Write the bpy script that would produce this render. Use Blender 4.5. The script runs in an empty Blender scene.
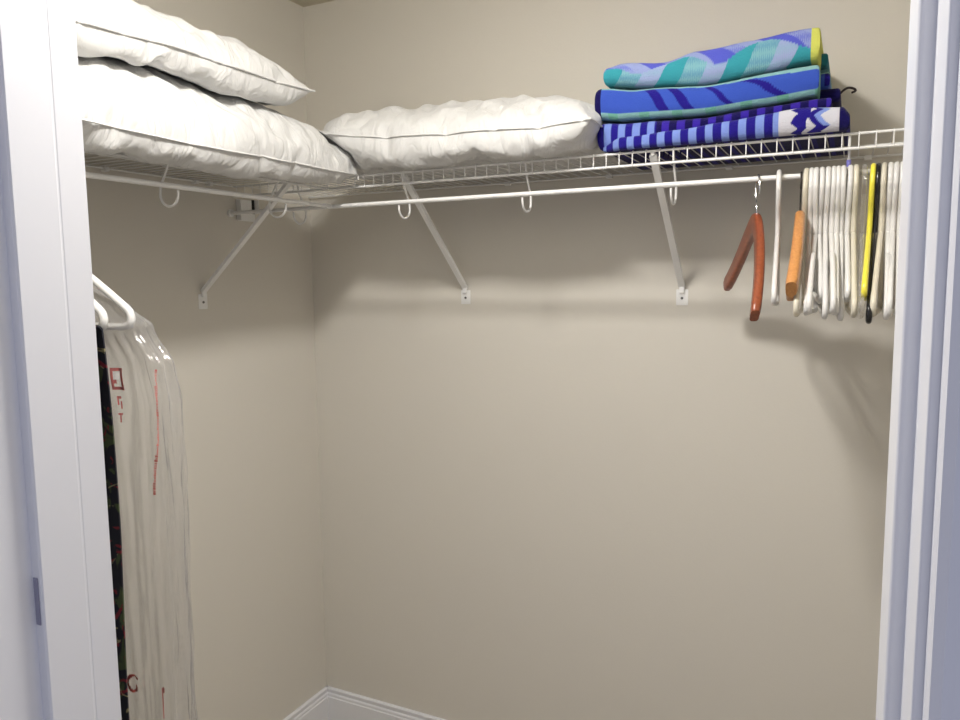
import bpy, math, random
from mathutils import Vector, Matrix, noise
sc = bpy.context.scene
C = sc.collection
PI = math.pi
R = math.radians
W, H, D = 2.10, 2.44, 1.4725          # closet width (x), height, depth (back wall is y=0, front wall y=-D)
SD, ZU, ZL = .349, 1.8364, 1.8071     # shelf depth, deck height, lower lip rail height
RY, RZ, RR = .364, 1.7587, .0055      # hanging rod: distance from wall, height, radius

# ------------------------------------------------------------------ materials
def lin(c):
    return tuple((x/255/12.92 if x/255 <= .04045 else ((x/255+.055)/1.055)**2.4) for x in c)
def mat(name, rgb, rough=.5, metal=0., coat=0., bump=0., bscale=50., bdist=.002, spec=.5, sub=0.):
    m = bpy.data.materials.new(name); m.use_nodes = True
    nt = m.node_tree; b = nt.nodes['Principled BSDF']
    b.inputs['Base Color'].default_value = (*rgb, 1)
    b.inputs['Roughness'].default_value = rough; b.inputs['Metallic'].default_value = metal
    b.inputs['Coat Weight'].default_value = coat; b.inputs['Specular IOR Level'].default_value = spec
    if sub:
        b.inputs['Subsurface Weight'].default_value = sub; b.inputs['Subsurface Radius'].default_value = (.01, .01, .01)
    if bump:
        tc = nt.nodes.new('ShaderNodeTexCoord'); n = nt.nodes.new('ShaderNodeTexNoise'); bp = nt.nodes.new('ShaderNodeBump')
        n.inputs['Scale'].default_value = bscale; n.inputs['Detail'].default_value = 4
        bp.inputs['Strength'].default_value = bump; bp.inputs['Distance'].default_value = bdist
        nt.links.new(tc.outputs['Object'], n.inputs['Vector']); nt.links.new(n.outputs['Fac'], bp.inputs['Height'])
        nt.links.new(bp.outputs['Normal'], b.inputs['Normal'])
    return m
M = {}
M['wall'] = mat('wall_paint', (.67, .64, .575), .75, bump=.25, bscale=160, bdist=.0012)
M['ceiling'] = mat('ceiling_paint', (.60, .55, .44), .85, bump=.3, bscale=120, bdist=.002)
M['trim'] = mat('white_trim_paint', (.77, .775, .80), .38)
M['carpet'] = mat('carpet', (.50, .45, .38), .95, bump=1, bscale=300, bdist=.004)
M['wire'] = mat('white_epoxy_wire', (.76, .76, .75), .35)
M['brace'] = mat('painted_steel', (.82, .82, .81), .4)
M['plastic'] = mat('white_plastic', (.70, .695, .68), .3, sub=.15)
M['cream'] = mat('cream_plastic', (.64, .60, .49), .35, sub=.15)
M['yellow'] = mat('yellow_plastic', (.80, .72, .07), .32)
M['black'] = mat('black_plastic', (.012, .012, .014), .22)
M['pink'] = mat('pink_plastic', (.75, .45, .42), .35)
M['purple'] = mat('purple_plastic', (.20, .19, .55), .4)
M['chrome'] = mat('chrome', (.75, .75, .75), .18, metal=1)
M['bronze'] = mat('dark_metal', (.07, .06, .055), .35, metal=.8)
M['screw'] = mat('screw_metal', (.16, .16, .16), .4, metal=.8)
M['gap_shade'] = mat('painted_gap_shade', (.03, .03, .03), .8)  # near-black colour for the painted shade on the end bracket
M['red'] = mat('red_print', (.55, .10, .085), .6)
M['white_print'] = mat('white_print', (.85, .83, .80), .6)
M['cord'] = mat('dark_cord', (.06, .045, .05), .8)

def wood(name, c1, c2, rough, axis_scale):
    m = mat(name, c1, rough, coat=.35); nt = m.node_tree; b = nt.nodes['Principled BSDF']
    tc = nt.nodes.new('ShaderNodeTexCoord'); mp = nt.nodes.new('ShaderNodeMapping'); n = nt.nodes.new('ShaderNodeTexNoise')
    cr = nt.nodes.new('ShaderNodeValToRGB')
    mp.inputs['Scale'].default_value = axis_scale; n.inputs['Scale'].default_value = 8; n.inputs['Detail'].default_value = 6
    n.inputs['Distortion'].default_value = .6
    cr.color_ramp.elements[0].color = (*c1, 1); cr.color_ramp.elements[1].color = (*c2, 1)
    cr.color_ramp.elements[0].position = .35; cr.color_ramp.elements[1].position = .7
    for a, bb in ((tc.outputs['Object'], mp.inputs['Vector']), (mp.outputs[0], n.inputs['Vector']), (n.outputs['Fac'], cr.inputs['Fac']), (cr.outputs[0], b.inputs['Base Color'])):
        nt.links.new(a, bb)
    return m
M['redwood'] = wood('reddish_wood', (.29, .075, .028), (.20, .045, .018), .32, (20, 3, 20))
M['oak'] = wood('honey_wood', (.58, .27, .085), (.47, .20, .06), .4, (25, 3, 25))

def cotton():
    m = mat('white_cotton', (.60, .60, .59), .85, sub=0); nt = m.node_tree; b = nt.nodes['Principled BSDF']
    b.inputs['Sheen Weight'].default_value = .15
    tc = nt.nodes.new('ShaderNodeTexCoord')
    mp = nt.nodes.new('ShaderNodeMapping'); mp.inputs['Scale'].default_value = (7, 7, 2.2)
    n1 = nt.nodes.new('ShaderNodeTexNoise'); n1.inputs['Scale'].default_value = 2.6; n1.inputs['Detail'].default_value = 3; n1.inputs['Distortion'].default_value = 1.2
    # crumple: absolute deviation makes creases
    s = nt.nodes.new('ShaderNodeMath'); s.operation = 'SUBTRACT'; s.inputs[1].default_value = .5
    a = nt.nodes.new('ShaderNodeMath'); a.operation = 'ABSOLUTE'
    n2 = nt.nodes.new('ShaderNodeTexNoise'); n2.inputs['Scale'].default_value = 285; n2.inputs['Detail'].default_value = 1
    bp = nt.nodes.new('ShaderNodeBump'); bp.inputs['Strength'].default_value = .55; bp.inputs['Distance'].default_value = .02
    bp2 = nt.nodes.new('ShaderNodeBump'); bp2.inputs['Strength'].default_value = .15; bp2.inputs['Distance'].default_value = .0006
    for x, y in ((tc.outputs['Object'], mp.inputs['Vector']), (mp.outputs[0], n1.inputs['Vector']), (n1.outputs['Fac'], s.inputs[0]), (s.outputs[0], a.inputs[0]),
                 (a.outputs[0], bp.inputs['Height']), (tc.outputs['Object'], n2.inputs['Vector']), (n2.outputs['Fac'], bp2.inputs['Height']),
                 (bp.outputs[0], bp2.inputs['Normal']), (bp2.outputs[0], b.inputs['Normal'])):
        nt.links.new(x, y)
    return m
M['cotton'] = cotton()
M['piping'] = mat('white_piping', (.64, .64, .63), .8)

def terry():
    m = mat('terry_cloth', (.5, .5, .5), .95, spec=.1); nt = m.node_tree; b = nt.nodes['Principled BSDF']
    at = nt.nodes.new('ShaderNodeAttribute'); at.attribute_name = 'pattern'
    tc = nt.nodes.new('ShaderNodeTexCoord'); n = nt.nodes.new('ShaderNodeTexNoise'); n.inputs['Scale'].default_value = 420; n.inputs['Detail'].default_value = 2
    bp = nt.nodes.new('ShaderNodeBump'); bp.inputs['Strength'].default_value = .8; bp.inputs['Distance'].default_value = .0025
    b.inputs['Sheen Weight'].default_value = .1
    nt.links.new(at.outputs['Color'], b.inputs['Base Color']); nt.links.new(tc.outputs['Object'], n.inputs['Vector'])
    nt.links.new(n.outputs['Fac'], bp.inputs['Height']); nt.links.new(bp.outputs[0], b.inputs['Normal'])
    return m
M['terry'] = terry()

def film(name, tint, gloss, haze, bumpd=.003):
    m = bpy.data.materials.new(name); m.use_nodes = True; nt = m.node_tree; nt.nodes.clear()
    o = nt.nodes.new('ShaderNodeOutputMaterial'); t = nt.nodes.new('ShaderNodeBsdfTransparent'); t.inputs[0].default_value = (*tint, 1)
    g = nt.nodes.new('ShaderNodeBsdfGlossy'); g.inputs['Roughness'].default_value = .12; g.inputs[0].default_value = (1, 1, 1, 1)
    d = nt.nodes.new('ShaderNodeBsdfDiffuse'); d.inputs[0].default_value = (.85, .85, .87, 1)
    lw = nt.nodes.new('ShaderNodeLayerWeight'); lw.inputs['Blend'].default_value = .3
    mul = nt.nodes.new('ShaderNodeMath'); mul.operation = 'MULTIPLY_ADD'; mul.inputs[1].default_value = gloss; mul.inputs[2].default_value = .02
    mul2 = nt.nodes.new('ShaderNodeMath'); mul2.operation = 'MULTIPLY_ADD'; mul2.inputs[1].default_value = haze*2.5; mul2.inputs[2].default_value = haze
    m1 = nt.nodes.new('ShaderNodeMixShader'); m2 = nt.nodes.new('ShaderNodeMixShader')
    tc = nt.nodes.new('ShaderNodeTexCoord'); n = nt.nodes.new('ShaderNodeTexNoise'); n.inputs['Scale'].default_value = 18; n.inputs['Detail'].default_value = 3; n.inputs['Distortion'].default_value = 2
    bp = nt.nodes.new('ShaderNodeBump'); bp.inputs['Strength'].default_value = .8; bp.inputs['Distance'].default_value = bumpd
    L = nt.links.new
    L(tc.outputs['Object'], n.inputs['Vector']); L(n.outputs['Fac'], bp.inputs['Height']); L(bp.outputs[0], g.inputs['Normal'])
    L(lw.outputs['Facing'], mul.inputs[0]); L(lw.outputs['Facing'], mul2.inputs[0])
    L(mul2.outputs[0], m1.inputs[0]); L(t.outputs[0], m1.inputs[1]); L(d.outputs[0], m1.inputs[2])
    L(mul.outputs[0], m2.inputs[0]); L(m1.outputs[0], m2.inputs[1]); L(g.outputs[0], m2.inputs[2]); L(m2.outputs[0], o.inputs[0])
    return m
M['bag'] = film('clear_dry_cleaning_film', (.975, .975, .975), .34, .06, .004)
M['clear'] = film('clear_plastic', (.90, .89, .86), .55, .06, .0005)

def floral():
    m = mat('dark_floral_cloth', (.02, .02, .03), .85); nt = m.node_tree; b = nt.nodes['Principled BSDF']
    tc = nt.nodes.new('ShaderNodeTexCoord')
    def mask(scale, lo, hi, off):
        mp = nt.nodes.new('ShaderNodeMapping'); mp.inputs['Location'].default_value = (off, off*2, off)
        n = nt.nodes.new('ShaderNodeTexNoise'); n.inputs['Scale'].default_value = scale; n.inputs['Detail'].default_value = 2.5; n.inputs['Distortion'].default_value = 1.5
        r = nt.nodes.new('ShaderNodeValToRGB'); r.color_ramp.elements[0].position = lo; r.color_ramp.elements[1].position = hi
        nt.links.new(tc.outputs['Object'], mp.inputs[0]); nt.links.new(mp.outputs[0], n.inputs['Vector']); nt.links.new(n.outputs['Fac'], r.inputs[0]); return r
    def mix(base, col, fac):
        x = nt.nodes.new('ShaderNodeMix'); x.data_type = 'RGBA'
        if isinstance(base, tuple): x.inputs[6].default_value = (*base, 1)
        else: nt.links.new(base, x.inputs[6])
        x.inputs[7].default_value = (*col, 1); nt.links.new(fac.outputs[0], x.inputs[0]); return x.outputs[2]
    c = mix((.010, .011, .020), (.05, .07, .03), mask(18, .55, .60, 3))
    c = mix(c, (.17, .014, .026), mask(34, .585, .62, 9)); c = mix(c, (.25, .22, .12), mask(26, .64, .67, 17))
    nt.links.new(c, b.inputs['Base Color'])
    return m
M['floral'] = floral()

# ------------------------------------------------------------------ mesh helpers
class MB:
    def __init__(s): s.v = []; s.f = []
    def add(s, v, f):
        n = len(s.v); s.v += [Vector(p) for p in v]; s.f += [tuple(i+n for i in q) for q in f]; return s
    def box(s, x0, x1, y0, y1, z0, z1):
        return s.add([(x, y, z) for z in (z0, z1) for y in (y0, y1) for x in (x0, x1)],
                     [(0,2,3,1), (4,5,7,6), (0,1,5,4), (2,6,7,3), (0,4,6,2), (1,3,7,5)])
    def tube(s, pts, r, seg=8, closed=False, cap=True, flat=None):
        pts = [Vector(p) for p in pts]; n = len(pts); rs = r if isinstance(r, (list, tuple)) else [r]*n
        V = []; F = []; prev = None
        for i, p in enumerate(pts):
            if closed: t = pts[(i+1) % n]-pts[i-1]
            else: t = pts[min(i+1, n-1)]-pts[max(i-1, 0)]
            t.normalize()
            if prev is None:
                a = Vector((0, 0, 1)) if abs(t.z) < .9 else Vector((0, 1, 0)); u = t.cross(a).normalized()
            else: u = (prev-t*prev.dot(t)).normalized()
            prev = u; w = t.cross(u)
            for k in range(seg):
                a = 2*PI*k/seg; V.append(p+(u*math.cos(a)+w*math.sin(a))*rs[i])
        for i in range(n if closed else n-1):
            for k in range(seg):
                a, b = i*seg+k, i*seg+(k+1) % seg; j = (i+1) % n
                F.append((a, b, j*seg+(k+1) % seg, j*seg+k))
        if cap and not closed:
            F.append(tuple(range(seg))[::-1]); F.append(tuple((n-1)*seg+k for k in range(seg)))
        return s.add(V, F)
    def sweep(s, prof, a, b, ua, up):
        # prof: closed 2D polygon; extruded from a to b; ua, up are the axes of the profile
        a, b, ua, up = map(Vector, (a, b, ua, up)); n = len(prof)
        V = [a+ua*x+up*y for x, y in prof]+[b+ua*x+up*y for x, y in prof]
        F = [(i, (i+1) % n, n+(i+1) % n, n+i) for i in range(n)]+[tuple(range(n))[::-1], tuple(range(n, 2*n))]
        return s.add(V, F)
    def disc(s, c, nrm, r, h, seg=16):
        c = Vector(c); nrm = Vector(nrm).normalized(); return s.tube([c, c+nrm*h], r, seg)
    def build(s, name, m, parent=None, smooth=True, bevel=0):
        me = bpy.data.meshes.new(name); me.from_pydata([tuple(v) for v in s.v], [], s.f); me.update()
        o = bpy.data.objects.new(name, me); C.objects.link(o)
        for mm in (m if isinstance(m, (list, tuple)) else [m]): me.materials.append(mm)
        if parent: o.parent = parent
        if smooth:
            me.polygons.foreach_set('use_smooth', [True]*len(me.polygons))
            me.set_sharp_from_angle(angle=R(38))
        if bevel:
            b = o.modifiers.new('bevel', 'BEVEL'); b.width = bevel; b.segments = 2; b.limit_method = 'ANGLE'
        return o
def catmull(P, n=6):
    P = [Vector(p) for p in P]; out = []
    for i in range(len(P)-1):
        a, b, c, d = P[max(i-1, 0)], P[i], P[i+1], P[min(i+2, len(P)-1)]
        for k in range(n):
            t = k/n; out.append(.5*((2*b)+(c-a)*t+(2*a-5*b+4*c-d)*t*t+(3*b-a-3*c+d)*t**3))
    out.append(P[-1]); return out
def tag(o, label, cat, group=None, kind=None):
    o['label'] = label; o['category'] = cat
    if group: o['group'] = group
    if kind: o['kind'] = kind
    return o
def thing(name, label, cat, loc=(0,0,0), group=None):
    o = bpy.data.objects.new(name, None); C.objects.link(o); o.location = loc; o.empty_display_size = .05
    return tag(o, label, cat, group)
def struct(o): o['kind'] = 'structure'; return o
def copy_tree(o, parent=None):
    c = o.copy(); C.objects.link(c)
    if parent: c.parent = parent
    for ch in o.children: copy_tree(ch, c)
    return c
def interp(T, x):
    if x <= T[0][0]: return T[0][1]
    for (a, b), (c, d) in zip(T, T[1:]):
        if x <= c:
            t = (x-a)/(c-a); t = t*t*(3-2*t); return b+(d-b)*t
    return T[-1][1]

# ------------------------------------------------------------------ room
def slab(name, m, *b): return struct(MB().box(*b).build(name, m, smooth=False))
XL, XR = .8914, 1.6483                # door opening between the stops
slab('floor', M['carpet'], -.12, W+.12, -3.4, .12, -.08, 0)
slab('ceiling', M['ceiling'], -.12, W+.12, -D-.14, .12, H, H+.08)
slab('wall_left', M['wall'], -.12, 0, -D-.14, .12, 0, H)
slab('wall_back', M['wall'], 0, W, 0, .12, 0, H)
slab('wall_right', M['wall'], W, W+.12, -D-.14, .12, 0, H)
fw = MB().box(0, XL-.03, -D-.1412, -D, 0, H).box(XR+.03, W, -D-.1412, -D, 0, H).box(XL-.03, XR+.03, -D-.1412, -D, 2.06, H)
struct(fw.build('wall_front', M['wall'], smooth=False))
# baseboards
bp = [(0,0), (.015,0), (.015,.098), (.0125,.101), (.0125,.108), (.010,.112), (.0085,.1125), (.0085,.119), (.0105,.121), (.0105,.127), (.007,.130), (0,.130)]
struct(MB().sweep(bp, (0,-.0003,0), (W,-.0003,0), (0,-1,0), (0,0,1)).build('baseboard_back', M['trim'], smooth=False))
struct(MB().sweep(bp, (.0003,-D+.0005,0), (.0003,0,0), (1,0,0), (0,0,1)).build('baseboard_left', M['trim'], smooth=False))
struct(MB().sweep(bp, (W-.0003,-D,0), (W-.0003,0,0), (-1,0,0), (0,0,1)).build('baseboard_right', M['trim'], smooth=False))
# door frame: jamb with stop, and casing on the hall side; plan outline, distances from the opening edge
def jamb(name, xe, s):                 # s = +1: jamb lies on the +x side of xe
    y0 = -D
    pl = [(0,0), (0,-.030), (.0004,-.0305), (.0004,-.0325), (0,-.033), (0,-.079), (.002,-.081), (.0085,-.081), (.0085,-.1412), (.030,-.1412), (.030,0)] if s > 0 else \
         [(0,0), (0,-.030), (.0004,-.0305), (.0004,-.0325), (0,-.033), (0,-.079), (.002,-.081), (.0135,-.081), (.0135,-.1412), (.030,-.1412), (.030,0)]
    if s > 0: pl = [p for p in pl if p[0] != .0004]
    return struct(MB().sweep(pl, (xe, y0, 0), (xe, y0, 2.03), (s,0,0), (0,1,0)).build(name, M['trim'], smooth=False, bevel=.0012))
jl = jamb('trim_1', XL, -1); jamb('trim_2', XR, 1)
struct(MB().box(XL-.03, XR+.03, -D-.1412, -D, 2.03, 2.06).build('trim_3', M['trim'], smooth=False))
cas = [(.0132,0), (.0132,-.008), (.0145,-.014), (.019,-.017), (.024,-.014), (.030,-.0125), (.052,-.016), (.062,-.018), (.070,-.017), (.072,0)]
struct(MB().sweep(cas, (XR, -D-.1414, 0), (XR, -D-.1414, 2.09), (1,0,0), (0,1,0)).build('trim_4', M['trim'], smooth=False))
struct(MB().sweep([(x+.006, y) for x, y in cas], (XL, -D-.1414, 0), (XL, -D-.1414, 2.09), (-1,0,0), (0,1,0)).build('trim_5', M['trim'], smooth=False))
tag(MB().box(XL-.0110, XL-.0045, -D-.0822, -D-.0812, 1.212, 1.262).build('strike_plate', mat('dull_grey_metal', (.27, .27, .36), .5), smooth=False),
    'small dark metal strike plate in the groove of the left door frame', 'door hardware')

# ------------------------------------------------------------------ wire shelves
def shelf(name, label, a0, a1, P, first, hooks, clips):
    """P(a, dist, z): along the wall, distance from wall, height"""
    t = thing(name, label, 'shelf', P((a0+a1)/2, 0, ZU))
    inv = Vector(t.location)
    def off(mb): mb.v = [v-inv for v in mb.v]; return mb
    n = int((a1-first)/.0297)
    w = MB()
    for i in range(n+1):
        a = first+i*.0297
        w.tube([P(a, .009, ZU+.0025), P(a, SD-.003, ZU+.0025), P(a, SD+.0012, ZU+.0015), P(a, SD+.0030, ZU-.003), P(a, SD+.0030, ZL-.001)], .0013, 6)
    off(w).build('deck_wires', M['wire'], t)
    off(MB().tube([P(a0, SD, ZU-.0015), P(a1, SD, ZU-.0015)], .0028, 10)).build('front_top_rail', M['wire'], t)
    off(MB().tube([P(a0, SD, ZL), P(a1, SD, ZL)], .0031, 10)).build('front_bottom_rail', M['wire'], t)
    off(MB().tube([P(a0, .012, ZU-.0015), P(a1, .012, ZU-.0015)], .0028, 10)).build('back_rail', M['wire'], t)
    off(MB().tube([P(a0, .18, ZU-.0015), P(a1, .18, ZU-.0015)], .0026, 10)).build('middle_rail', M['wire'], t)
    for a in hooks:
        pts = [P(a, SD-.004, ZU-.004), P(a, .338, ZL-.005), P(a, .316, 1.765)]
        pts += [P(a, .3385-.026*math.cos(th), 1.745-.025*math.sin(th)) for th in [PI*k/10 for k in range(0, 11)]]
        pts += [P(a, .3645, RZ-RR-.002)]
        off(MB().tube(catmull(pts, 3), .0027, 8)).build('rod_hook', M['wire'], t)
    for a in clips:
        c = MB(); p = P(a, .006, ZU-.002); q = P(a+.012, .02, ZU+.006)
        c.box(min(p[0],q[0])-.004*(p[0]!=q[0]), max(p[0],q[0]), min(p[1],q[1]), max(p[1],q[1]), ZU-.009, ZU+.002)
        off(c).build('wall_clip', M['wire'], t, bevel=.0015)
    return t
PB = lambda a, d, z: (a, -d, z)
PL = lambda a, d, z: (d, -a, z)
HOOKS = (.236, .578, .920, 1.266, 1.607, 1.95)
sb = shelf('wire_shelf', 'long white wire shelf across the back wall under the blue towels', .004, W-.004, PB, .0195, HOOKS, (.40, .72, 1.02, 1.33, 1.64))
sl = shelf('wire_shelf', 'white wire shelf along the left wall under two stacked pillows', SD+.008, D-.004, PL, SD+.018, (.545, .875, 1.21), (.44, .49, .765, 1.05))
o = MB().tube([(1.607, -.3405, 1.774), (1.607, -.3435, 1.7865)], .0042, 12).build('size_marker', M['purple'])
tag(o, 'small purple-blue plastic sleeve on the shelf hook above the white hangers', 'plastic clip')
# rods
t = thing('hanging_rod', 'long white closet rod below the back shelf, carrying the row of hangers', 'closet rod', (1.05, -RY, RZ))
MB().tube([(-1.046, 0, 0), (1.046, 0, 0)], RR, 14).build('rod', M['wire'], t)
for s in (-1, 1): MB().tube([(s*1.0495, 0, 0), (s*1.041, 0, 0)], .011, 14).build('end_cap', M['wire'], t)
t = thing('hanging_rod', 'white closet rod along the left wall with bagged clothes, ending at the corner', 'closet rod', (RY, -.92, RZ))
MB().tube([(0, -.549, 0), (0, .5435, 0)], RR, 14).build('rod', M['wire'], t)
MB().tube([(0, .530, 0), (0, .5495, 0)], .0068, 14).build('end_cap', M['wire'], t)
# braces
def brace(loc, rz, label):
    t = thing('shelf_brace', label, 'shelf brace', loc, 'diagonal shelf braces'); t.rotation_euler = (0, 0, rz)
    a = Vector((0, -.0045, 1.535)); b = Vector((0, -SD+.008, ZU-.009)); d = (b-a).normalized(); up = Vector((1,0,0)).cross(d)
    m = MB(); pr = [(-.008,-.004), (.008,-.004), (.008,.005), (.0062,.005), (.0062,-.0022), (-.0062,-.0022), (-.0062,.005), (-.008,.005)]
    m.sweep([(x, -y) for x, y in pr][::-1], a, b, (1,0,0), up)
    m.v = [v-Vector((0,0,1.508)) for v in m.v]; m.build('arm', M['brace'], t, smooth=False)
    k = MB(); k.tube([(0, b.y, b.z-1.508+.000), (0, b.y-.003, b.z-1.508+.009)], .006, 10); k.build('rail_hook', M['brace'], t)
    p = MB().box(-.0155, .0155, -.0028, -.0002, -.021, .021).build('wall_plate', M['brace'], t, smooth=False, bevel=.001)
    q = MB().box(-.0065, .0065, -.0115, -.0028, .012, .030).build('foot', M['brace'], t, smooth=False, bevel=.002)
    s = MB().disc((0, -.0029, -.002), (0,-1,0), .0036, .0016, 12).build('screw', M['screw'], p)
    return t
brace((.5783, 0, 1.508), 0, 'diagonal white shelf brace on the back wall, the one nearer the corner')
brace((1.221, 0, 1.508), 0, 'diagonal white shelf brace on the back wall under the blue towels')
brace((0, -.481, 1.508), PI/2, 'diagonal white shelf brace on the left wall under the pillow')
# end bracket of the back shelf on the left wall
t = thing('end_bracket', 'squarish white metal bracket on the left wall holding the shelf end near the corner', 'shelf bracket', (0, -.300, 1.79))
MB().box(.0003, .003, -.037, .037, -.050, .012).build('back_plate', M['brace'], t, smooth=False, bevel=.001)
MB().box(.003, .020, -.0385, -.0365, -.050, .008).build('side_flange', M['brace'], t, smooth=False)
MB().box(.003, .020, .0355, .0375, -.027, .014).build('side_flange', M['brace'], t, smooth=False)
MB().box(.003, .0036, .024, .0352, -.027, .014).build('gap_shade', M['gap_shade'], t, smooth=False)  # thin dark strip painted in as the shade of the gap beside the flange
MB().disc((.003, -.026, -.042), (1,0,0), .003, .0016, 10).build('screw', M['screw'], t)

# ------------------------------------------------------------------ pillows (cloth simulation, frozen to a mesh)
def collider(verts, faces, thick=.004, fric=60):
    me = bpy.data.meshes.new('collider'); me.from_pydata([tuple(v) for v in verts], [], faces)
    o = bpy.data.objects.new('collider', me); C.objects.link(o); m = o.modifiers.new('c', 'COLLISION')
    o.collision.thickness_outer = thick; o.collision.thickness_inner = .02; o.collision.cloth_friction = fric
    return o
def cbox(*b):
    m = MB().box(*b); return collider(m.v, m.f)
def pillow_sim(L, Wd, mat4, seed, step=.0125, frames=60, vol=.03, press=5, puff=.05, grav=.35, bend=.08):
    nu = round(L/step); nv = round(Wd/step); V = []; idx = {}
    for side in (1, -1):
        for i in range(nu+1):
            for j in range(nv+1):
                if side == -1 and (i in (0, nu) or j in (0, nv)): idx[(side,i,j)] = idx[(1,i,j)]; continue
                u = i/nu*2-1; v = j/nv*2-1
                h = puff*((1-u**4)*(1-v**4))**.6
                n = noise.noise(Vector((u*3+seed, v*2.2, side*5.)))*.5*h+noise.noise(Vector((u*9+seed, v*6, side*5.)))*.22*h
                idx[(side,i,j)] = len(V); V.append((u*L/2*(1-.05*v*v), v*Wd/2*(1-.06*u*u), side*(h+n)))
    F = []
    for side in (1, -1):
        for i in range(nu):
            for j in range(nv):
                q = [idx[(side,i,j)], idx[(side,i+1,j)], idx[(side,i+1,j+1)], idx[(side,i,j+1)]]
                if side == -1: q.reverse()
                F.append(q)
    rim = [(i,0) for i in range(nu)]+[(nu,j) for j in range(nv)]+[(i,nv) for i in range(nu,0,-1)]+[(0,j) for j in range(nv,0,-1)]
    rim = [idx[(1,i,j)] for i, j in rim]
    me = bpy.data.meshes.new('sim'); me.from_pydata(V, [], F); me.transform(mat4)
    o = bpy.data.objects.new('sim', me); C.objects.link(o)
    cl = o.modifiers.new('Cloth', 'CLOTH'); s = cl.settings
    s.quality = 7; s.mass = .12; s.tension_stiffness = 18; s.compression_stiffness = 12; s.shear_stiffness = 6; s.bending_stiffness = bend
    s.tension_damping = 8; s.compression_damping = 8; s.shear_damping = 6; s.air_damping = 2; s.effector_weights.gravity = grav
    s.use_pressure = True; s.uniform_pressure_force = press; s.use_pressure_volume = True; s.target_volume = vol
    cl.collision_settings.distance_min = .004; cl.collision_settings.collision_quality = 3
    cl.point_cache.frame_start = 1; cl.point_cache.frame_end = frames+1
    sc.frame_start = 1; sc.frame_end = frames+1
    for f in range(1, frames+1): sc.frame_set(f)
    dg = bpy.context.evaluated_depsgraph_get(); me2 = bpy.data.meshes.new_from_object(o.evaluated_get(dg))
    res = [v.co.copy() for v in me2.vertices]; nrm = [v.normal.copy() for v in me2.vertices]; bpy.data.objects.remove(o); sc.frame_set(1)
    # creases of the cover: pleats running in from the seam, and long soft folds across it
    out = list(res)
    for (side, i, j), k in idx.items():
        x, y = i/nu*L, j/nv*Wd; e1 = min(y, Wd-y); e2 = min(x, L-x)
        if e1 == 0 or e2 == 0: continue
        p = noise.noise(Vector((x*34, e1*6, side*7+seed)))*.0050*math.exp(-e1/.06)+noise.noise(Vector((y*34, e2*6, side*7+seed+3)))*.0050*math.exp(-e2/.07)
        w_ = noise.noise(Vector((x*3, y*3, seed)))*.05
        q = abs(noise.noise(Vector(((x+y*.6)*9+w_*40, (y-x*.3)*4, side*5+seed*2))))
        q2 = abs(noise.noise(Vector(((x-y*.7)*16, (y+x*.5)*6+w_*30, side*5+seed*3))))
        out[k] = res[k]+nrm[k]*(p*min(1, e1/.02, e2/.02)+(.004-.013*math.exp(-q*9))*min(1, e1/.05, e2/.05)*.75-.005*math.exp(-q2*10)*min(1, e1/.04, e2/.04))
    return out, F, rim
def T(x, y, z, rz=0, ry=0, rx=0): return Matrix.Translation((x,y,z)) @ Matrix.Rotation(rz,4,'Z') @ Matrix.Rotation(ry,4,'Y') @ Matrix.Rotation(rx,4,'X')
cols = [cbox(0, SD+.025, -D, 0, 1.77, ZU+.004), cbox(0, W, -SD-.012, 0, 1.77, ZU+.004),
        cbox(-.1, 0, -1.6, .1, 1.4, 2.6), cbox(-.1, W, 0, .1, 1.4, 2.6), cbox(-.1, XL, -1.7, -D, 1.4, 2.6), cbox(-.1, W, -1.6, .1, H, 2.6)]
PIL = {}
g = cbox(.482, .6, -1.46, -.12, 1.7, 2.3)
PIL['A'] = A = pillow_sim(1.08, .515, T(.258, -.866, 1.925, PI/2), 3, vol=.030, grav=.31, puff=.05)
bpy.data.objects.remove(g); cols.append(collider(A[0], A[1], .004))
g = [cbox(.50, W, -.56, -.462, 1.7, 2.3), cbox(1.120, 1.2, -.5, 0, 1.7, 2.3)]
PIL['B'] = B = pillow_sim(.86, .47, T(.722, -.240, 1.93), 7, vol=.0325, grav=.34, puff=.055)
for x in g: bpy.data.objects.remove(x)
cols.append(collider(B[0], B[1], .004))
g = cbox(.47, .6, -1.46, -.1, 2.0, 2.5)
PIL['T'] = pillow_sim(.80, .47, T(.24, -.90, 2.09, PI/2, .15), 11, vol=.029, puff=.06)
bpy.data.objects.remove(g)
for c in cols: bpy.data.objects.remove(c)
def pillow(key, label):
    v, f, rim = PIL[key]; c = sum(v, Vector())/len(v); c.z = min(p.z for p in v)
    t = thing('pillow', label, 'pillow', c, 'white bed pillows')
    m = MB(); m.add([p-c for p in v], f); o = m.build('cushion', M['cotton'], t)
    o.data.polygons.foreach_set('use_smooth', [True]*len(o.data.polygons))
    s = o.modifiers.new('s', 'SUBSURF'); s.levels = 1; s.render_levels = 2
    cc = sum((v[i] for i in rim), Vector())/len(rim)
    pts = [v[i]-c+(v[i]-cc).normalized()*.0015 for i in rim]
    MB().tube(pts, .0022, 6, closed=True).build('piping', M['piping'], t)
pillow('A', 'big white pillow on the left shelf, the lower one of the two stacked')
pillow('B', 'white pillow lying alone on the back shelf beside the blue towels')
pillow('T', 'white pillow on top of the other on the left shelf, its corner pointing right')

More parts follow.
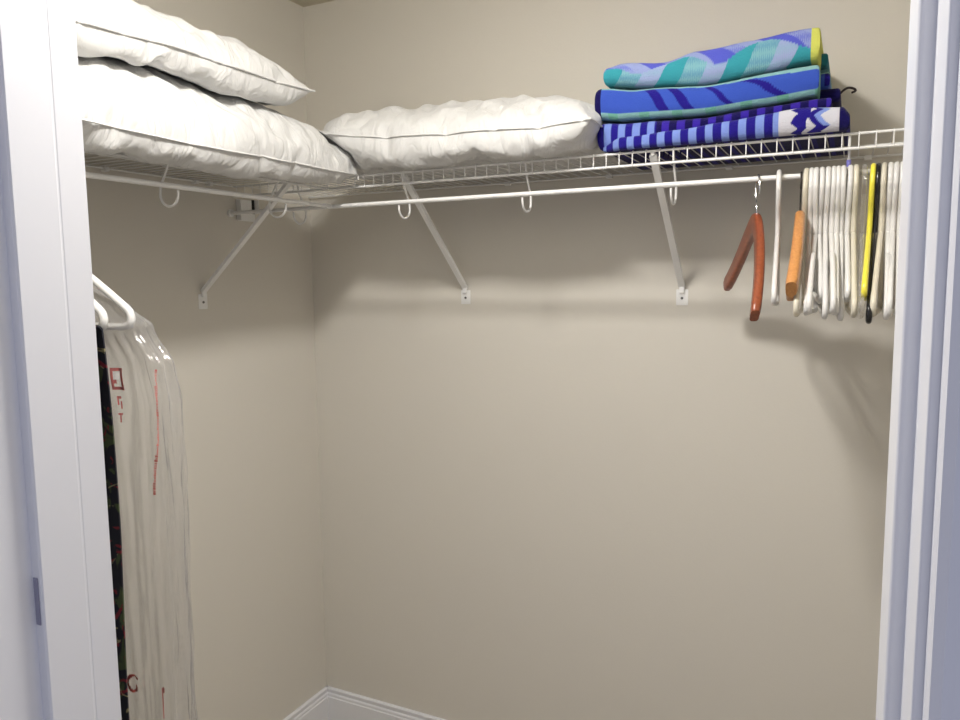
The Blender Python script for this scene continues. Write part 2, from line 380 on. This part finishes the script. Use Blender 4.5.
# ------------------------------------------------------------------ towels
def fold(mb, cols_, x0, x1, zb, zt, yf, yb, colour, nx=240, na=34, seed=0, lump=.003):
    """one folded layer: nose towards -y; zb/zt/yf tables or numbers; colour(x, t) with t 0 bottom .. 1 top of the nose"""
    g = lambda q, x: interp(q, x) if isinstance(q, (list, tuple)) else q
    V = []; Cc = []
    prof = []
    for k in range(na+1):                                   # nose, from bottom to top
        a = -PI/2+PI*k/na; prof.append(('n', a))
    back = 10
    for i in range(nx+1):
        x = x0+(x1-x0)*i/nx
        b_, t_, f_ = g(zb, x), g(zt, x), g(yf, x); r = (t_-b_)/2; zc = (t_+b_)/2
        e = min(1, (x-x0)/.012, (x1-x)/.006); e = max(e, 0); e = .72+.28*math.sqrt(1-(1-e)**2)
        r2 = r*e; ry = min(.020, r)
        row = []
        for k in range(back): row.append((yb+(f_+ry-yb)*k/back, zc-r2, 0., -1))
        for _, a in prof:
            cs, sn = math.cos(a), math.sin(a)
            ce = abs(cs)**.85*(1 if cs > 0 else -1); se = abs(sn)**.8*(1 if sn > 0 else -1)
            row.append((f_+ry-ry*ce, zc+r2*se, (a+PI/2)/PI, 1))
        for k in range(1, back+1): row.append((f_+ry+(yb-f_-ry)*k/back, zc+r2, 1., -1))
        for (y, z, t, _) in row:
            n = noise.noise(Vector((x*14+seed, y*14, z*20)))*lump+noise.noise(Vector((x*60+seed, y*40, z*60)))*lump*.25
            V.append((x, y-n*(1 if t not in (0., 1.) else .2), z+n*.5*(1 if t > .5 else -.1))); Cc.append(colour(x, t))
    m = len(row); n0 = len(mb.v); F = []
    for i in range(nx):
        for k in range(m-1):
            a = i*m+k; F.append((a, a+m, a+m+1, a+1))
        F.append((i*m+m-1, (i+1)*m+m-1, (i+1)*m, i*m))
    for i in (0, nx):                                        # end caps, strip between bottom and top rows
        h = m//2
        for k in range(h-1+(m % 2)):
            q = [i*m+k, i*m+k+1, i*m+m-2-k, i*m+m-1-k]
            if len(set(q)) == 4: F.append(tuple(q if i == 0 else q[::-1]))
    mb.add(V, F); cols_ += Cc
def towel_obj(mb, cols_, name, label):
    c = Vector((1.34, -.2, min(v.z for v in mb.v))); mb.v = [v-c for v in mb.v]
    o = mb.build(name, M['terry'], smooth=False); o.location = c
    o.data.polygons.foreach_set('use_smooth', [True]*len(o.data.polygons))
    at = o.data.color_attributes.new('pattern', 'FLOAT_COLOR', 'POINT')
    flat = []
    for q in cols_: flat += [*(c*.74 for c in q), 1.]
    at.data.foreach_set('color', flat)
    tag(o, label, 'towel', 'stack of beach towels')
    return o
NAVY, LBLUE, ROYAL, MINT = lin((38,28,140)), lin((132,156,228)), lin((62,92,196)), lin((146,196,196))
WHITE, DNAVY, PURP = lin((222,222,232)), lin((24,18,84)), lin((60,40,165))
TEAL, LTEAL, LAV, VIO, YEL = lin((62,164,178)), lin((136,190,202)), lin((164,178,222)), lin((92,100,212)), lin((222,226,110))
def mixc(a, b, t): t = max(0, min(1, t)); return tuple(p+(q-p)*t for p, q in zip(a, b))
# bottom towel
def c_up(x, t):
    if t <= .02: return DNAVY
    if x < 1.106: return NAVY
    k = ((x-1.1125)/.0322) % 1
    if x < 1.229: return LBLUE if k < .5 else NAVY
    return PURP if k < .5 and .15 < t < .9 else DNAVY
def c_flap(x, t):
    if t <= .02: return NAVY if ((x-1.137)/.0331) % 1 < .3 else DNAVY
    k = ((x-1.137)/.0331) % 1
    zig = .010*(abs(((t*3.2) % 1)*2-1)-.5)
    if x < 1.478+zig*0: return LBLUE if k < .48 else NAVY
    if x < 1.507+zig*1.4: return WHITE
    if x < 1.519+.026*t+zig*.5: return NAVY
    if x > 1.588: return DNAVY
    z2 = x-1.551-.018*(abs(((t*2.3+.2) % 1)*2-1)-.5)
    if .08 < t < .92 and abs(z2) < .0125: return NAVY if z2 < 0 or t < .35 else LBLUE
    return WHITE
mb, cc = MB(), []
fold(mb, cc, 1.098, 1.572, [(1.10,1.846),(1.23,1.846),(1.33,1.868),(1.46,1.886),(1.57,1.888)], [(1.10,1.906),(1.16,1.902),(1.33,1.896),(1.45,1.903),(1.57,1.909)], -.352, -.03, c_up, seed=5)
fold(mb, cc, 1.112, 1.606, 1.8405, [(1.11,1.8535),(1.155,1.867),(1.272,1.871),(1.365,1.878),(1.456,1.887),(1.517,1.891),(1.592,1.886),(1.606,1.872)], [(1.11,-.354),(1.16,-.374),(1.6,-.378)], -.03, c_flap, nx=420, seed=9)
fold(mb, cc, 1.46, 1.586, 1.909, 1.937, -.30, -.04, lambda x, t: DNAVY, nx=40, seed=12)
low = towel_obj(mb, cc, 'beach_towel', 'navy and light blue striped towel with zigzag border, bottom of the stack')
def child(mb, name, m, par):
    mb.v = [v-par.location for v in mb.v]; return mb.build(name, m, par)
child(MB().tube(catmull([(1.572,-.16,1.940),(1.585,-.19,1.949),(1.597,-.20,1.955),(1.608,-.20,1.953),(1.613,-.19,1.950),(1.606,-.18,1.949)], 5), .0024, 6), 'hanging_loop', M['cord'], low)
fr = MB()
for i, (x, l) in enumerate(((1.236,.016),(1.247,.020),(1.262,.014),(1.272,.018))):
    fr.tube(catmull([(x,-.31,1.842),(x+.002,-.311,1.842-l*.5),(x-.001,-.309,1.842-l)], 3), .0016, 5)
child(fr, 'loose_threads', mat('navy_thread', DNAVY, .9), low)
# middle towel
def c_mid(x, t):
    zt = t
    if x < 1.108 and .08 < t < .90: return DNAVY if .1 < t else NAVY
    if t < .31: return mixc(MINT, lin((120,190,160)), .8 if math.sin(x*90) > .55 else 0)
    if t > .80-.12*max(0, (x-1.3)/.25): return MINT
    for xa, xb_, w in ((1.218,1.249,.0115),(1.265,1.301,.011),(1.337,1.383,.007),(1.404,1.484,.011)):
        f = (.76-t)/.45; f = f if xb_-xa < .07 else f**.8
        xc = xa+(xb_-xa)*f
        if abs(x-xc) < w: return NAVY
    return ROYAL
mb, cc = MB(), []
fold(mb, cc, 1.094, 1.549, [(1.10,1.914),(1.153,1.9075),(1.334,1.901),(1.442,1.907),(1.546,1.915)], [(1.094,1.980),(1.196,1.968),(1.333,1.961),(1.453,1.969),(1.549,1.974)], -.362, -.04, c_mid, nx=420, seed=21)
c_b = lambda x, t: NAVY if .3 < t < .75 and x > 1.556 else ROYAL if t <= .75 else MINT
fold(mb, cc, 1.48, 1.566, 1.936, 1.972, -.30, -.045, c_b, nx=40, seed=23)
fold(mb, cc, 1.48, 1.572, 1.916, 1.936, -.27, -.045, lambda x, t: DNAVY if t > .4 else MINT, nx=40, seed=25)
towel_obj(mb, cc, 'beach_towel', 'royal blue towel with dark slanted stripes and mint edges, middle of the stack')
# top towel
def c_top(x, t):
    if x > 1.532: return YEL
    u = (x-1.117)/.415
    edge = .62+.14*math.sin(u*15+2.2)-.25*max(0, u-.8)
    h = ((x*700+t*30) % 2 < 1) == (((x*700-t*30)) % 2 < 1)
    if t > edge:
        k = (u*3.4+t*.9) % 1
        return VIO if .35 < k < .75 else mixc(VIO, LAV, .75 if h else .35) if k >= .75 else mixc(LAV, VIO, .15)
    k = (u*3.1-.36*t+.24) % 1
    if k < .34: return TEAL
    if k < .68: return LTEAL if h else mixc(TEAL, LAV, .35)
    return mixc(LAV, LTEAL, .35 if h else 0)
mb, cc = MB(), []
fold(mb, cc, 1.113, 1.548, [(1.117,1.984),(1.238,1.971),(1.332,1.964),(1.452,1.974),(1.522,1.983),(1.549,1.984)], [(1.117,2.024),(1.153,2.029),(1.246,2.020),(1.312,2.032),(1.422,2.039),(1.52,2.046),(1.549,2.045)], -.360, -.05, c_top, nx=420, seed=31)
fold(mb, cc, 1.49, 1.560, 1.987, 2.014, -.28, -.055, lambda x, t: mixc(TEAL, DNAVY, .35), nx=30, seed=35)
fold(mb, cc, 1.49, 1.563, 1.979, 1.988, -.25, -.055, lambda x, t: mixc(LTEAL, DNAVY, .3), nx=30, seed=36)
towel_obj(mb, cc, 'beach_towel', 'teal and lavender leaf patterned towel with yellow hem, top of the stack')

# ------------------------------------------------------------------ hangers (local: x = along rod, y = width, z up; origin = rod axis)
HR = RR+.0052                          # hook radius to the centre of a plastic tube
def plastic_hanger(name, m, scale=1., drop=0., r=.0049, notch=False):
    t = thing(name, '', 'clothes hanger')
    hk = [(0, -.030, -.052), (0, -.029, -.036), (0, -.022, -.014)]
    hk = [(0, -.034*math.cos(a)*1.0, -.028+ (.028+HR)*math.sin(a)) for a in [R(d) for d in range(-30, 150, 12)]]
    # circle of radius ~.034 whose top rests on the rod
    c = Vector((0, 0, HR-.034)); hk = [c+Vector((0, -.034*math.cos(a), .034*math.sin(a))) for a in [R(d) for d in range(-25, 200, 12)]]
    hk += [Vector((0, .022, -.055)), Vector((0, .004, -.078)), Vector((0, 0, -.100)), Vector((0, 0, -.118))]
    hk = [Vector((p.x, -p.y, p.z)) for p in hk]
    MB().tube(catmull([tuple(p) for p in hk], 3), r, 10).build('hook', m, t)
    w = .214*scale; z0 = -.118; zt = -.118-.128*scale-drop; zb = zt-.022*scale
    right = [(0, .0, z0), (0, .030*scale, z0-.010), (0, .10*scale, z0+(zt-z0)*.42), (0, w-.02, zt+.014), (0, w-.003, zt-.002), (0, w-.006, zb+.004), (0, w-.025, zb)]
    if notch: right[2:3] = [(0, .070*scale, z0+(zt-z0)*.27), (0, .082*scale, z0+(zt-z0)*.42), (0, .098*scale, z0+(zt-z0)*.36)]
    left = [(x, -y, z) for x, y, z in right][::-1]
    pts = catmull(right, 5)+catmull(left, 5)[:-1]
    b = MB().tube(pts, r, 10, closed=True).build('frame', m, t)
    return t
def wooden_hanger(name, wood_m, hook_m, thick, hgt, bowk=.012, dz=0.):
    t = thing(name, '', 'clothes hanger')
    cl = [(.0,-.0905),(.03,-.096),(.08,-.124),(.13,-.163),(.18,-.205),(.213,-.232)]
    cl = [(y, z+dz*y/.213) for y, z in cl]
    full = [Vector((0,-y,z)) for y, z in cl[::-1]]+[Vector((0,y,z)) for y, z in cl[1:]]
    path = catmull(full, 6); n = len(path); V = []; F = []; seg = 20
    for i, p in enumerate(path):
        tg = (path[min(i+1,n-1)]-path[max(i-1,0)]).normalized(); up = Vector((1,0,0)).cross(tg)
        q = abs(p.y)/.213; hh = hgt*(.42+.12*(1-q)+.03*q); th = thick*(.5+.05*q); e = 1 if q < .97 else .86
        bow = bowk*q*q
        for k in range(seg):
            a = 2*PI*k/seg; cs, sn = math.cos(a), math.sin(a)
            V.append(p+Vector((1,0,0))*(th*e*abs(cs)**.6*(1 if cs > 0 else -1)-bow)+up*(hh*e*abs(sn)**.6*(1 if sn > 0 else -1)))
    for i in range(n-1):
        for k in range(seg): F.append((i*seg+k, i*seg+(k+1) % seg, (i+1)*seg+(k+1) % seg, (i+1)*seg+k))
    F += [tuple(range(seg))[::-1], tuple((n-1)*seg+k for k in range(seg))]
    MB().add(V, F).build('shoulder_bar', wood_m, t)
    r = .0018; RH = .024; c = Vector((0, 0, RR+r-RH))
    hk = [c+Vector((0, -RH*math.cos(a), RH*math.sin(a))) for a in [R(d) for d in range(-30, 190, 12)]]
    hk += [Vector((0, .017, -.038)), Vector((0, .004, -.052)), Vector((0, 0, -.062)), Vector((0, 0, -.085))]
    MB().tube(catmull([tuple(Vector((p.x, p.y, p.z))) for p in hk], 3), r, 8).build('hook', hook_m, t)
    MB().tube([(0,0,-.076), (0,0,-.070)], .004, 10).build('ferrule', hook_m, t)
    return t
def hang(t, x, yaw, label, group=None, tilt=0, sway=0, y=None):
    t.rotation_mode = 'XYZ'
    t.location = (x, -RY if y is None else y, RZ); t.rotation_euler = (R(tilt), R(sway), R(yaw)); t['label'] = label
    if group: t['group'] = group
GR = 'plastic hangers on the back rod'
hang(wooden_hanger('wooden_hanger', M['redwood'], M['chrome'], .0175, .042, .027, -.014), 1.442, 15, 'reddish-brown wooden hanger with chrome hook, leftmost on the back rod', None, 7)
hang(wooden_hanger('wooden_hanger', M['oak'], M['bronze'], .0195, .040), 1.523, 4, 'honey-coloured wooden hanger with dark hook, between the white hangers', None, -3, 0)
w0 = plastic_hanger('plastic_hanger', M['plastic']); w1 = plastic_hanger('plastic_hanger', M['cream'])
w2 = plastic_hanger('plastic_hanger', M['plastic'], .84, -.004); w3 = plastic_hanger('plastic_hanger', M['plastic'], 1., 0, notch=True); w4 = plastic_hanger('plastic_hanger', M['plastic'], .94, -.006)
lab = 'plain white plastic hanger in the tight middle bunch on the back rod'
rows = [
 (w4, 1.482, 4.5, 'single white plastic hanger hanging alone between the two wooden hangers', 0),
 (w1, 1.5325, 2.2, 'cream plastic hanger at the left edge of the bunch, beside the honey wooden hanger', 0),
 (w0, 1.542, 2.2, 'white plastic hanger right after the cream one that starts the bunch', 0),
 (w3, 1.551, 1.4, 'white notched plastic hanger, third from the left in the middle bunch', 0),
 (w2, 1.5605, 4.0, 'shorter white plastic hanger ending higher in the left half of the bunch', 0),
 (w0, 1.5715, 3.6, 'white plastic hanger just right of the shorter left one in the bunch', 0),
 (w3, 1.5815, 2.9, 'white plastic hanger in the exact middle of the bunch, beyond the shorter left one', 0),
 (w0, 1.590, 2.3, 'white plastic hanger two places left of the hook with the purple sleeve', 0),
 (w0, 1.5985, 1.6, 'white plastic hanger just left of the hook with the purple sleeve', 0),
 (w2, 1.6105, 1.8, 'shorter white plastic hanger directly under the purple sleeve', 0),
 (w1, 1.6205, 1.9, 'cream plastic hanger closing the bunch on the right, beside the clear hanger', 0),
 (w1, 1.669, -2.5, 'off-white plastic hanger directly right of the black hanger', 0),
 (w3, 1.6795, -.5, 'off-white notched plastic hanger, second to the right of the black one', 0),
 (w0, 1.689, -1.5, 'white plastic hanger, third to the right of the black one', 0),
 (w0, 1.699, -1.2, 'white plastic hanger half hidden by the right door frame', 0)]
used = set()
rnd = random.Random(4)
for src, x, yaw, label, _ in rows:
    t = src if src.name not in used else copy_tree(src); used.add(src.name)
    hang(t, x, yaw+rnd.uniform(-.9, .9), label, GR, rnd.uniform(-2.5, 2.5), rnd.uniform(-.8, .8)); k = rnd.uniform(.955, 1.); t.scale = (1, k, 1)
hang(plastic_hanger('plastic_hanger', M['yellow'], .88, -.008), 1.6500, -1.2, 'bright yellow plastic hanger on the back rod', None, -2, 1.2)
hang(plastic_hanger('plastic_hanger', M['black'], 1., .006), 1.6590, -1.5, 'glossy black plastic hanger right behind the yellow one', None, 1, .8)
cl = plastic_hanger('clear_hanger', M['clear']); hang(cl, 1.6355, .5, 'clear transparent plastic hanger between the bunch and the yellow hanger', None, 0, 0)
hang(plastic_hanger('plastic_hanger', M['pink'], .93), 1.7085, -1, 'pale pink plastic hanger by the right door frame, mostly hidden', None, 0, 0)
# left rod: hangers with width along x
def hang_left(t, y, yaw, label, group, sway=0):
    t.rotation_euler = (R(sway), 0, R(yaw+90)); t.location = (RY, y, RZ); t['label'] = label; t['group'] = group
GL = 'white hangers carrying clothes on the left rod'
wl = plastic_hanger('plastic_hanger', M['plastic'], r=.0068)
hang_left(wl, -1.183, 2, 'white plastic hanger inside the top of the clear garment bag', GL)
hang_left(copy_tree(wl), -1.222, -1, 'white plastic hanger just outside the garment bag, farther from the frame', GL)
hang_left(copy_tree(wl), -1.258, 1, 'white plastic hanger carrying the dark floral cloth, closest to the left door frame', GL)

# ------------------------------------------------------------------ dark floral cloth draped over the hanger bar
def drape():
    V = []; F = []; nx, nz = 60, 90; x0, x1 = .155, .601; top = 1.488; y0 = -1.258
    path = []
    for k in range(nz+1):
        s = k/nz
        if s < .46: z = .42+(top-.42)*(s/.46); side = -1
        elif s < .54: z = top+.009*math.sin((s-.46)/.08*PI); side = -math.cos((s-.46)/.08*PI)
        else: z = top-(top-.50)*((s-.54)/.46); side = 1
        path.append((side, z))
    for th in (0, 1):
        for i in range(nx+1):
            x = x0+(x1-x0)*i/nx
            for side, z in path:
                d = (top-z)
                wv = .006*math.sin(x*38+z*2)*min(1, d*3)+.004*noise.noise(Vector((x*6, z*3, side)))
                h = .009+.0022*th+min(.010, d*.03)
                V.append((x+.006*math.sin(z*5)*min(1,d*3)*(i/nx), y0+side*h+wv, z+(.0022*th if abs(side) < 1 else 0)))
    m = nz+1; o = (nx+1)*m
    for i in range(nx):
        for k in range(nz):
            a = i*m+k; F.append((a, a+1, a+m+1, a+m)); F.append((o+a, o+a+m, o+a+m+1, o+a+1))
    for i in range(nx):
        for k in (0, nz):
            a = i*m+k; F.append((a, a+m, o+a+m, o+a))
    for k in range(nz):
        for i in (0, nx):
            a = i*m+k; F.append((a, a+1, o+a+1, o+a))
    c = Vector((.37, y0, .42)); ob = MB().add([Vector(v)-c for v in V], F).build('draped_garment', M['floral']); ob.location = c
    ob.data.polygons.foreach_set('use_smooth', [True]*len(ob.data.polygons))
    tag(ob, 'dark garment with red and green floral print hanging beside the clear bag', 'clothing')
drape()
# ------------------------------------------------------------------ clear garment bag
BX, BY = .368, -1.165
def bag_pt(a, z, out=0.):
    hx = interp([(.45,.262),(1.0,.268),(1.36,.270),(1.425,.258),(1.49,.215),(1.52,.170),(1.56,.09),(1.60,.018)], z)
    hy = interp([(.45,.050),(1.0,.052),(1.40,.050),(1.47,.046),(1.54,.036),(1.60,.012)], z)
    cs, sn = math.cos(a), math.sin(a); p = .55
    x = BX+(hx+out)*abs(cs)**p*(1 if cs > 0 else -1); y = BY+(hy+out)*abs(sn)**p*(1 if sn > 0 else -1)
    amp = min(1, (1.66-z)*4)
    n = noise.noise(Vector((a*2.2, z*1.6, 3)))*.012+abs(noise.noise(Vector((a*5, z*1.1+a*.8, 9))))*.014
    n += abs(noise.noise(Vector((a*13+z*2.5, z*2.2, 19))))*.006+abs(noise.noise(Vector((a*9, z*11+a*3, 5))))*.005-abs(noise.noise(Vector((a*3-z*4, z*3, 25))))*.010
    n *= amp
    return Vector((x+cs*n, y+sn*n*1.0-.0*z, z))
def bag():
    na, nz = 220, 260; V = []; F = []
    for k in range(nz+1):
        z = .45+(1.60-.45)*(k/nz)
        for i in range(na): V.append(bag_pt(2*PI*i/na, z))
    for k in range(nz):
        for i in range(na): F.append((k*na+i, k*na+(i+1) % na, (k+1)*na+(i+1) % na, (k+1)*na+i))
    c = Vector((BX, BY, .45))
    t = thing('garment_bag', 'clear plastic dry-cleaning bag hanging from the left rod', 'garment bag', c)
    o = MB().add([v-c for v in V], F).build('film', M['bag'], t, smooth=False); o.data.polygons.foreach_set('use_smooth', [True]*len(F))
    return t, c
bagt, bc = bag()
def decal(name, m, quads, parent):
    """quads: (a0, a1, z0, z1) patches lying on the bag surface"""
    mb = MB()
    for a0, a1, z0, z1 in quads:
        k = 3; V = [bag_pt(a0+(a1-a0)*i/k, z0+(z1-z0)*j/k, .0022)-bc for j in range(k+1) for i in range(k+1)]
        mb.add(V, [(j*(k+1)+i, j*(k+1)+i+1, (j+1)*(k+1)+i+1, (j+1)*(k+1)+i) for j in range(k) for i in range(k)])
    return mb.build(name, m, parent)
DEC = (decal, bagt)
# red box mark, column of small red letters, red curl
decal('red_mark', M['red'], [(-.94,-.76,1.392,1.397), (-.94,-.76,1.422,1.427), (-.94,-.905,1.397,1.422), (-.80,-.76,1.397,1.422), (-.905,-.86,1.402,1.408)], bagt)
decal('red_letters', M['red'], [(-.90,-.84,1.378,1.382), (-.90,-.88,1.368,1.378), (-.86,-.84,1.362,1.374), (-.90,-.84,1.352,1.355), (-.88,-.86,1.340,1.352)], bagt)
decal('white_panel', M['white_print'], [(-.90,-.81,1.409,1.420)], bagt)
rr = random.Random(2); q = []; z = 1.424
while z > 1.225:
    ac = interp([(1.22,-.37),(1.36,-.235),(1.43,-.11)], z); h = rr.uniform(.0018, .0034)
    u0 = rr.uniform(0, .018); q.append((ac-.024+u0, ac+.02, z-h, z)); z -= h+rr.uniform(.0008, .0022)
decal('small_red_lettering', M['red'], q, bagt)
q = []
for k in range(15):
    t0, t1 = 1.0+k*.33, 1.0+(k+1)*.33; rA = .095 if k < 11 else .095-.016*(k-10)
    c0, c1 = -.885+rA*math.cos(t0), -.885+rA*math.cos(t1); z0, z1 = .900+.0145*rA/.095*math.sin(t0), 0.900+.0145*rA/.095*math.sin(t1)
    q.append((min(c0, c1)-.008, max(c0, c1)+.008, min(z0, z1)-.0013, max(z0, z1)+.0013))
decal('red_curl', M['red'], q, bagt)
decal('red_stroke', M['red'], [(-.42,-.39,.840,.893), (-.39,-.37,.885,.895)], bagt)

# ------------------------------------------------------------------ ceiling lamp (the closet's own light)
LX, LY = 1.10, -1.22
t = thing('ceiling_lamp', 'round flush glass lamp on the closet ceiling just inside the door', 'lamp', (LX, LY, H))
MB().tube([(0,0,-.0005), (0,0,-.018)], .098, 40).build('base_ring', M['trim'], t)
bm = bpy.data.materials.new('lit_glass'); bm.use_nodes = True
e = bm.node_tree.nodes['Principled BSDF']; e.inputs['Emission Color'].default_value = (1., .965, .92, 1); e.inputs['Emission Strength'].default_value = 285
MB().tube([(0,0,-.0185-.024*math.sin(q*PI/20)) for q in range(0, 11)], [.088*math.cos(q*PI/20)+.0005 for q in range(0, 11)], 40).build('glass_dome', bm, t)
wd = bpy.data.worlds.new('hall_daylight'); sc.world = wd; wd.use_nodes = True
wd.node_tree.nodes['Background'].inputs[0].default_value = (.76, .79, 1., 1); wd.node_tree.nodes['Background'].inputs[1].default_value = .50

# ------------------------------------------------------------------ camera
f_, yaw, pit, rol = 748.615, R(26.4427), R(6.1824), R(-.6266)
fwd = Vector((-math.sin(yaw)*math.cos(pit), math.cos(yaw)*math.cos(pit), -math.sin(pit)))
rt = Vector((math.cos(yaw), math.sin(yaw), 0)); up = rt.cross(fwd)
rt2 = rt*math.cos(rol)+up*math.sin(rol); up2 = rt2.cross(fwd)
cd = bpy.data.cameras.new('camera'); co = bpy.data.objects.new('camera', cd); C.objects.link(co)
m4 = Matrix((rt2, up2, -fwd)).transposed().to_4x4(); m4.translation = Vector((1.6238, -2.0125, 1.5622)); co.matrix_world = m4
cd.sensor_width = 36; cd.lens = 36*f_/960; cd.clip_start = .02
sc.camera = co
sc.view_settings.view_transform = 'Standard'; sc.view_settings.look = 'None'; sc.view_settings.gamma = 1; sc.view_settings.use_curve_mapping = False
sc.view_settings.exposure = 0
